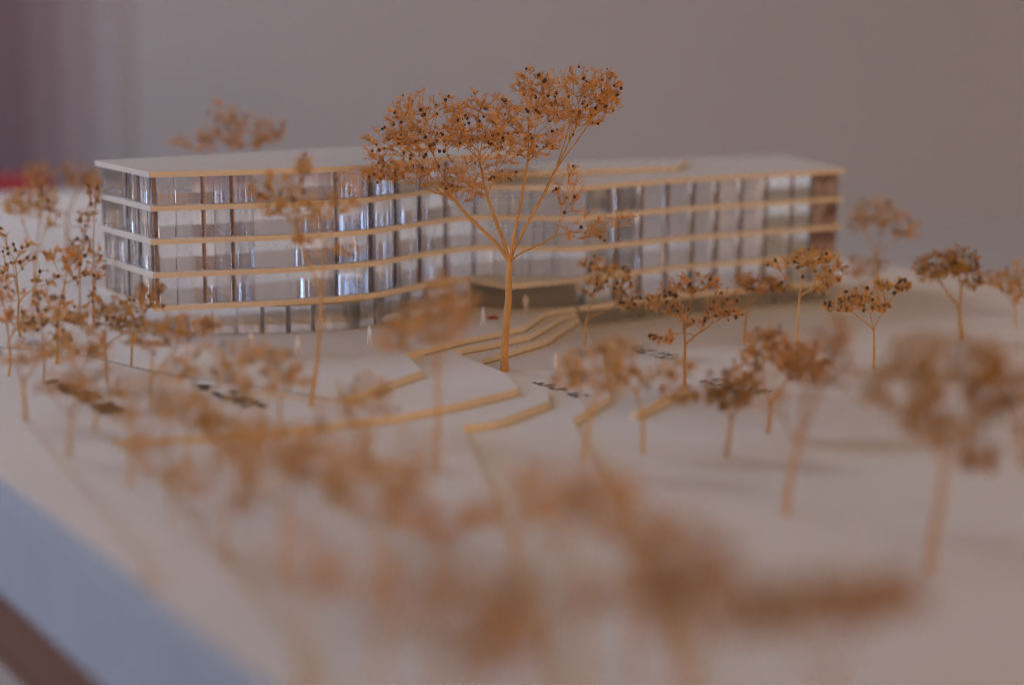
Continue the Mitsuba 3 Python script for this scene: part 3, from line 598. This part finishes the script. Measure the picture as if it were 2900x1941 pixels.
  ('thin many twigged tree at the left edge, beneath the sparse sharp one', 'o', 0.5, (-205.2, 758.6, -0.5), (-205.0, 761.5, 13.8), [(-204.2, 764.2, 27.8, np.float64(7.4), np.float64(11.1), 37), (-197.9, 762.9, 20.8, np.float64(7.4), np.float64(7.4), 27), (-208.7, 766.0, 36.5, np.float64(5.6), np.float64(7.4), 20)]),
  ('thin reddish tree with dark seeds between the left edge and the building', 'k', 0.5, (-187.9, 745.7, -0.8), (-187.6, 748.8, 14.7), [(-186.0, 751.9, 30.1, np.float64(8.2), np.float64(8.2), 37), (-178.9, 749.9, 19.9, np.float64(7.3), np.float64(6.4), 27), (-192.1, 750.5, 23.2, np.float64(6.4), np.float64(6.4), 20)]),
  ('thin golden tree beneath the left end of the building, before the curving line', 'y', 0.5, (-165.8, 714.8, -1.5), (-165.7, 717.2, 10.9), [(-165.1, 719.5, 22.4, np.float64(10.5), np.float64(7.9), 51), (-173.5, 718.5, 17.4, np.float64(7.0), np.float64(6.1), 27), (-157.5, 718.9, 19.2, np.float64(6.1), np.float64(5.2), 23)]),
  ('slim tree whose yellow twigs veil the lower left building corner', 'y', 0.5, (-158.6, 776.6, 0.0), (-158.3, 779.1, 12.5), [(-156.9, 781.6, 25.0, np.float64(8.5), np.float64(6.6), 37), (-149.6, 781.9, 26.8, np.float64(7.6), np.float64(4.7), 23), (-164.2, 780.8, 21.4, np.float64(6.6), np.float64(5.7), 20)]),
  ('spindly tree hugging the left end of the upper floors', 'r', 0.45, (-203.2, 878.4, 0.0), (-203.0, 882.2, 19.1), [(-202.4, 885.4, 35.2, np.float64(6.4), np.float64(12.8), 34), (-199.5, 887.8, 47.2, np.float64(5.3), np.float64(8.5), 20), (-206.5, 883.8, 27.1, np.float64(5.3), np.float64(8.5), 17)]),
  ('bushy golden tree before the ground floor glass, left of the slim tall tree', 'y', 0.6, (-83.9, 670.6, -2.8), (-84.0, 673.0, 9.6), [(-84.1, 675.5, 22.0, np.float64(9.9), np.float64(7.4), 30), (-76.1, 674.6, 17.4, np.float64(6.6), np.float64(5.8), 15), (-90.5, 676.8, 28.2, np.float64(5.8), np.float64(5.8), 11)]),
  ('wispy blurred tree in the left foreground between the two lower contour edges', 'p', 0.59, (-82.3, 530.9, -5.6), (-83.1, 533.9, 9.3), [(-85.1, 536.1, 20.5, np.float64(14.9), np.float64(11.1), 36), (-77.4, 534.9, 14.4, np.float64(8.8), np.float64(9.2), 14), (-92.7, 535.4, 16.8, np.float64(7.9), np.float64(7.4), 10)]),
  ('wispy blurred golden tree over the front of the long tan edge, near its middle', 'y', 0.59, (-36.2, 564.6, -5.6), (-35.6, 566.8, 5.6), [(-36.3, 569.2, 17.5, np.float64(16.7), np.float64(11.7), 41), (-28.2, 568.1, 12.3, np.float64(9.3), np.float64(8.8), 16), (-44.4, 568.2, 12.8, np.float64(8.4), np.float64(7.8), 12)]),
  ('pale wispy tree in the left foreground above the blue grey base side', 'p', 0.51, (-103.2, 556.1, -2.8), (-103.0, 558.1, 7.6), [(-104.7, 560.2, 18.0, np.float64(11.9), np.float64(9.6), 27), (-111.4, 561.0, 21.9, np.float64(8.2), np.float64(7.7), 12)]),
  ('wispy blurred tree in front of the short cut step in the middle foreground', 'p', 0.64, (1.5, 525.2, -8.4), (1.2, 527.6, 3.9), [(2.0, 529.8, 15.1, np.float64(15.6), np.float64(11.0), 39), (-7.4, 529.1, 11.3, np.float64(8.7), np.float64(8.2), 14)]),
  ("light golden tree before the slim tall one, over the plaza's front edge", 'y', 0.47, (-51.6, 651.1, -5.6), (-51.2, 653.0, 4.2), [(-52.5, 655.6, 17.1, np.float64(10.4), np.float64(8.0), 49), (-44.8, 654.7, 12.6, np.float64(6.4), np.float64(5.6), 17), (-58.6, 654.7, 12.5, np.float64(5.6), np.float64(5.6), 8)]),
]



ICO = trimesh.creation.icosphere(subdivisions=1)


def kgroups(tips, k, rng):
    if len(tips) <= k:
        return [tips[i:i + 1] for i in range(len(tips))]
    c = tips[rng.choice(len(tips), k, replace=False)].copy()
    for _ in range(7):
        w = np.argmin(((tips[:, None] - c[None]) ** 2).sum(-1), axis=1)
        for j in range(k):
            if (w == j).any():
                c[j] = tips[w == j].mean(0)
    return [tips[w == j] for j in range(k) if (w == j).any()]


def make_tree(index, spec):
    label, tone, r0, base, fork, clusters = spec
    rng = np.random.default_rng(500 + index)
    base, fork = np.array(base) * 1e-3, np.array(fork) * 1e-3
    r0 *= 1e-3
    tips = []
    for cx, cy, cz, rx, rz, n in clusters:
        c = np.array([cx, cy, cz]) * 1e-3
        u = rng.normal(size=(n, 3))
        u /= np.linalg.norm(u, axis=1, keepdims=True)
        u[:, 2] = np.where(u[:, 2] < 0, u[:, 2] * 0.75, u[:, 2])
        rad = rng.uniform(0.25, 1, n) ** 0.5
        tips.append(c + u * rad[:, None] * np.array([rx, 0.8 * rx, rz]) * 1e-3)
    tips = np.vstack(tips)
    big = 1.25 if base[1] < 0.56 else 0.85 if index == 0 else 1.0
    stems, flor, seeds = Soup(), Soup(), Soup()
    bend = rng.normal(size=3) * 0.02 * np.linalg.norm(fork - base)
    bend[2] = 0
    t = np.linspace(0, 1, 7)
    line = base + (fork - base) * t[:, None] + bend * np.sin(t * np.pi)[:, None] + np.array([0, 0, -0.001]) * (1 - t)[:, None]
    line[1:-1] += rng.normal(size=(5, 3)) * r0 * 0.15
    rr = r0 * (1.05 - 0.22 * t)
    rr[0] *= 1.12
    stems.add(*tube(line, rr, 10))
    seedy = {'k': 1.4, 'd': 0.9, 'r': 1.0, 'o': 0.32, 'y': 0.6, 'p': 0.4}[tone]

    def seed(p, scale_=1.0):
        r = rng.choice([0.38, 0.5, 0.62, 0.78]) * rng.uniform(0.9, 1.1) * 1e-3 * scale_
        seeds.add(ICO.vertices * r * np.array([1, 1, 1.12]) + p + rng.normal(size=3) * 0.0003, ICO.faces)

    TRI = np.array([[0, 2, 1], [0, 3, 2], [0, 1, 3], [1, 2, 4], [2, 3, 4], [3, 1, 4]])

    def floret(p, d, size):
        size = size * big
        n = int(rng.integers(8, 13))
        v = rng.normal(size=(n, 3))
        v /= np.linalg.norm(v, axis=1, keepdims=True)
        v = v + d * rng.uniform(0.3, 1.1, (n, 1))
        v /= np.linalg.norm(v, axis=1, keepdims=True) + 1e-9
        a = np.cross(v, rng.normal(size=(n, 3)))
        a /= np.linalg.norm(a, axis=1, keepdims=True) + 1e-9
        b = np.cross(v, a)
        ln = size * rng.uniform(0.55, 1.5, (n, 1))
        ln[:2] *= 1.5
        w = size * 0.09
        m = p + v * ln * 0.4
        q = np.stack([np.broadcast_to(p, (n, 3)), m + a * w, m - a * w * 0.6 + b * w * 0.6, m - a * w * 0.6 - b * w * 0.6, p + v * ln], 1)
        flor.add(q.reshape(-1, 3), (TRI[None] + 5 * np.arange(n)[:, None, None]).reshape(-1, 3))

    def branch(a, b, da, r1, r2, sides):
        L = np.linalg.norm(b - a)
        m1 = a + da * L * 0.33
        d = (b - a) / (L + 1e-12)
        m2 = b - (d * 0.8 + np.array([0, 0, 0.2])) * L * 0.33
        s = np.linspace(0, 1, 5 if L > 0.006 else 4)[:, None]
        pts = (1 - s) ** 3 * a + 3 * s * (1 - s) ** 2 * m1 + 3 * s * s * (1 - s) * m2 + s ** 3 * b
        stems.add(*tube(pts, np.linspace(r1, r2, len(pts)), sides))
        e = pts[-1] - pts[-2]
        return e / (np.linalg.norm(e) + 1e-12)

    def grow(p, d, pts, r, depth):
        if len(pts) == 1:
            q = pts[0]
            e = branch(p, q, d, r, 0.00012, 3)
            floret(q, e, rng.uniform(0.0010, 0.0016))
            if rng.random() < 0.22 * seedy:
                seed(q)
            for _ in range(2):
                m = p + (q - p) * rng.uniform(0.35, 0.9)
                floret(m, e, rng.uniform(0.0006, 0.0012))
            return
        k = (5 if depth == 0 else 4) if index == 0 and depth < 3 else 2 if len(pts) < 4 or (depth == 0 and rng.random() < 0.4) else int(rng.integers(2, 5 if depth else 4))
        groups = kgroups(pts, k, rng)
        if len(groups) == 1:
            groups = [pts[:1], pts[1:]]
        for g in groups:
            if len(g) == 1:
                q = g[0]
            else:
                c = g.mean(0)
                low = g[:, 2].min()
                f = rng.uniform(0.5, 0.68) if len(g) > 6 else rng.uniform(0.6, 0.8)
                q = p + (c - p) * f
                q[2] = min(q[2], p[2] + (low - p[2]) * 0.8 + 0.3 * max(c[2] - low, 0)) if low > p[2] else q[2]
            rg = max(0.00016, r * (len(g) / len(pts)) ** 0.42)
            dd = (q - p) / (np.linalg.norm(q - p) + 1e-12)
            d0 = d * 0.35 + dd * 0.65
            d0 /= np.linalg.norm(d0)
            if len(g) == 1:
                grow(p, d0, g, rg, depth + 1)
            else:
                e = branch(p, q, d0, rg, rg * 0.82, 6 if rg > 0.0005 else 4)
                for _ in range(2 if len(g) < 12 else 1):
                    if rng.random() < 0.55:
                        floret(q, e, rng.uniform(0.0010, 0.0016))
                if rng.random() < 0.3 * seedy:
                    seed(q + rng.normal(size=3) * rg, 1.0 if len(g) < 25 else 1.15)
                grow(q, e, g, rg * 0.82, depth + 1)

    d = line[-1] - line[-2]
    grow(fork, d / np.linalg.norm(d), tips, r0 * 0.86, 0)
    key = 'tree' if index == 0 else f'tree_{index:03d}'
    scene[key + '__stem'] = mikit.ply(stems.mesh(), 'stem_' + tone, smooth=True)
    scene[key + '__florets'] = mikit.ply(flor.mesh(), 'floret_' + tone)
    labels[key] = {'label': label, 'category': 'tree', 'group': 'dried flower trees of the model'}
    labels[key + '__florets'] = {'kind': 'stuff'}
    if seeds.n:
        scene[key + '__seeds'] = mikit.ply(seeds.mesh(), 'seed_husk', smooth=True)
        labels[key + '__seeds'] = {'kind': 'stuff'}


for i_, spec_ in enumerate(TREES):
    make_tree(i_, spec_)


# ---------------------------------------------------------------- little white people, the red thing, inscriptions
def figure(x, y, z, h, yaw, stride, label):
    s = h / 1.75

    def ball(p, r):
        return m3.Manifold.sphere(r * s, 16).translate([p[0] * s, p[1] * s, p[2] * s])

    def bone(a, ra, b, rb):
        return m3.Manifold.batch_hull([ball(a, ra), ball(b, rb)])
    parts = [bone((0, 0, 0.95), 0.15, (0, 0, 1.38), 0.17), m3.Manifold.batch_hull([ball((-0.17, 0, 1.38), 0.075), ball((0.17, 0, 1.38), 0.075), ball((0, 0, 1.2), 0.12)]),
             bone((0, 0, 1.4), 0.07, (0, 0.01, 1.55), 0.065), ball((0, 0.015, 1.63), 0.115), bone((0, 0.01, 1.6), 0.1, (0, 0.02, 1.68), 0.1)]
    for q in (-1, 1):
        parts += [bone((q * 0.09, 0, 0.93), 0.1, (q * 0.1, q * stride * 0.5, 0.5), 0.075), bone((q * 0.1, q * stride * 0.5, 0.5), 0.075, (q * 0.1, q * stride - 0.03, 0.07), 0.055),
                  bone((q * 0.1, q * stride - 0.03, 0.06), 0.055, (q * 0.11, q * stride + 0.13, 0.05), 0.05),
                  bone((q * 0.22, 0, 1.36), 0.065, (q * 0.27, -q * stride * 0.4, 1.08), 0.052), bone((q * 0.27, -q * stride * 0.4, 1.08), 0.052, (q * 0.25, -q * stride * 0.7 + 0.05, 0.82), 0.045)]
    m = m3.Manifold.batch_boolean(parts, m3.OpType.Add)
    mm = m.to_mesh()
    t = trimesh.Trimesh(mm.vert_properties[:, :3], mm.tri_verts)
    t.apply_transform(trimesh.transformations.rotation_matrix(yaw, [0, 0, 1]))
    t.apply_translation([x, y, z])
    put('person', t, 'white_figure', None, 50, label=label, category='figurine', group='white model people')


figure(-0.1964, 0.8745, 0.0001, 0.0088, 0.4, 0.12, 'slim white figurine standing at the left end of the building, the nearer of two')
figure(-0.2042, 0.9173, 0.0029, 0.0088, 1.4, 0.05, 'slim white figurine standing on the rear step left of the building, the farther of two')
figure(-0.0629, 0.8259, 0.0001, 0.0088, 2.2, 0.2, 'white figurine standing alone before the bend of the ground floor glass')
figure(-0.1133, 0.8125, 0.0001, 0.0084, 0.9, 0.1, 'faint white figurine on the plaza left of the slim tall tree')
figure(-0.0917, 0.8003, 0.0001, 0.0088, 2.9, 0.2, 'faint white figurine on the plaza just left of the slim tall trunk')
figure(-0.0136, 0.8744, 0.0001, 0.0086, 1.9, 0.15, 'white figurine beside the small red thing on the plaza')
figure(0.0064, 0.9118, 0.0001, 0.0080, 0.2, 0.1, 'white figurine standing before the dark recessed wall')
figure(0.0192, 0.8090, -0.0083, 0.0088, 0.5, 0.18, 'white figurine, left one of the pair standing close together right of the tall trunk')
figure(0.0224, 0.8105, -0.0083, 0.0082, -0.4, 0.1, 'white figurine, right one of the pair standing close together right of the tall trunk')

# small red seat on the plaza: a low wedge with a raised back
rp = m3.Manifold.batch_hull([m3.Manifold.sphere(0.0003, 8).translate(p) for p in ([-0.0024, 0, 0.0005], [0.0024, 0, 0.0005], [-0.0024, 0.0022, 0.0005], [0.0024, 0.0022, 0.0005], [-0.0004, 0.001, 0.0013], [0.0004, 0.0016, 0.0013])])
rm = rp.to_mesh()
rt = trimesh.Trimesh(rm.vert_properties[:, :3], rm.tri_verts)
rt.apply_translation([-0.0092, 0.8895, 0.0001])
put('red_marker', rt, 'red_paint', None, 40, label='tiny red wedge shaped thing lying on the plaza beside a figurine', category='marker')

# red box standing on the table far behind at the left
rb = trimesh.creation.box([0.30, 0.08, 0.055])
rb.apply_transform(trimesh.transformations.rotation_matrix(0.12, [0, 0, 1]))
rb.apply_translation([-0.535, 1.56, -0.0403])
put('red_box', rb, 'red_paint', None, False, label='blurred dark red box at the left edge behind the trees', category='box')


def inscription(a, b, z, width, rows, seed, label):
    """a line of tiny illegible dark letters engraved along a to b"""
    rng = np.random.default_rng(seed)
    a, b = np.array(a), np.array(b)
    L = np.linalg.norm(b - a)
    d = (b - a) / L
    n = np.array([-d[1], d[0]])
    boxes = []
    lh = width / rows
    for r in range(rows):
        x = 0.0
        w0 = (r + 0.5 - rows / 2) * lh * 1.35
        end = L * (1.0 if r == 0 else rng.uniform(0.7, 1))
        while x < end:
            w = lh * rng.uniform(0.45, 0.75)
            if rng.random() < 0.1:
                x += w
                continue
            for _ in range(rng.integers(2, 4)):
                if rng.random() < 0.6:
                    u0, v0, u1, v1 = x + rng.choice([0, w]), -lh / 2, 0, lh / 2 * rng.choice([0.2, 1])
                    u1 = u0
                else:
                    u0, u1 = x, x + w
                    v0 = v1 = rng.choice([-0.5, 0, 0.5]) * lh
                p, q = a + d * u0 + n * (v0 + w0), a + d * u1 + n * (v1 + w0)
                e = q - p
                if np.linalg.norm(e) < 1e-6:
                    continue
                e /= np.linalg.norm(e)
                f = np.array([-e[1], e[0]]) * lh * 0.17
                zz = z if z is not None else float(ramp(*((p + q) / 2)))
                boxes.append(prism([p - f, q - f, q + f, p + f], zz + 0.00004, zz + (0.00012 if z is not None else 0.0006)))
            x += w + lh * 0.16
    put('inscription', trimesh.util.concatenate(boxes), 'ink', None, False, label=label, category='inscription', group='dark inscriptions on the ground card')


inscription((0.0113, 0.7910), (0.0288, 0.7640), -0.0084, 0.0054, 1, 1, 'dark lettering on the ground right of the plate corner, sharpest of all')
inscription((-0.1854, 0.7505), (-0.1499, 0.7005), None, 0.0080, 1, 2, 'blurred dark lettering nearest the left edge of the picture')
inscription((-0.1300, 0.7585), (-0.0985, 0.7120), None, 0.0075, 1, 3, 'blurred dark lettering left of the slim tall tree')
inscription((-0.0800, 0.6720), (-0.0700, 0.6565), Z2, 0.0050, 1, 4, 'short blurred dark lettering below the long tan edge')
inscription((0.0850, 0.8090), (0.1078, 0.7850), -0.0112, 0.0085, 2, 5, 'two lines of dark lettering behind the blurred orange tree')
inscription((0.0560, 0.8800), (0.0740, 0.8560), -0.0112, 0.0085, 2, 6, 'two faint lines of dark lettering left of the tree with big dark seeds')
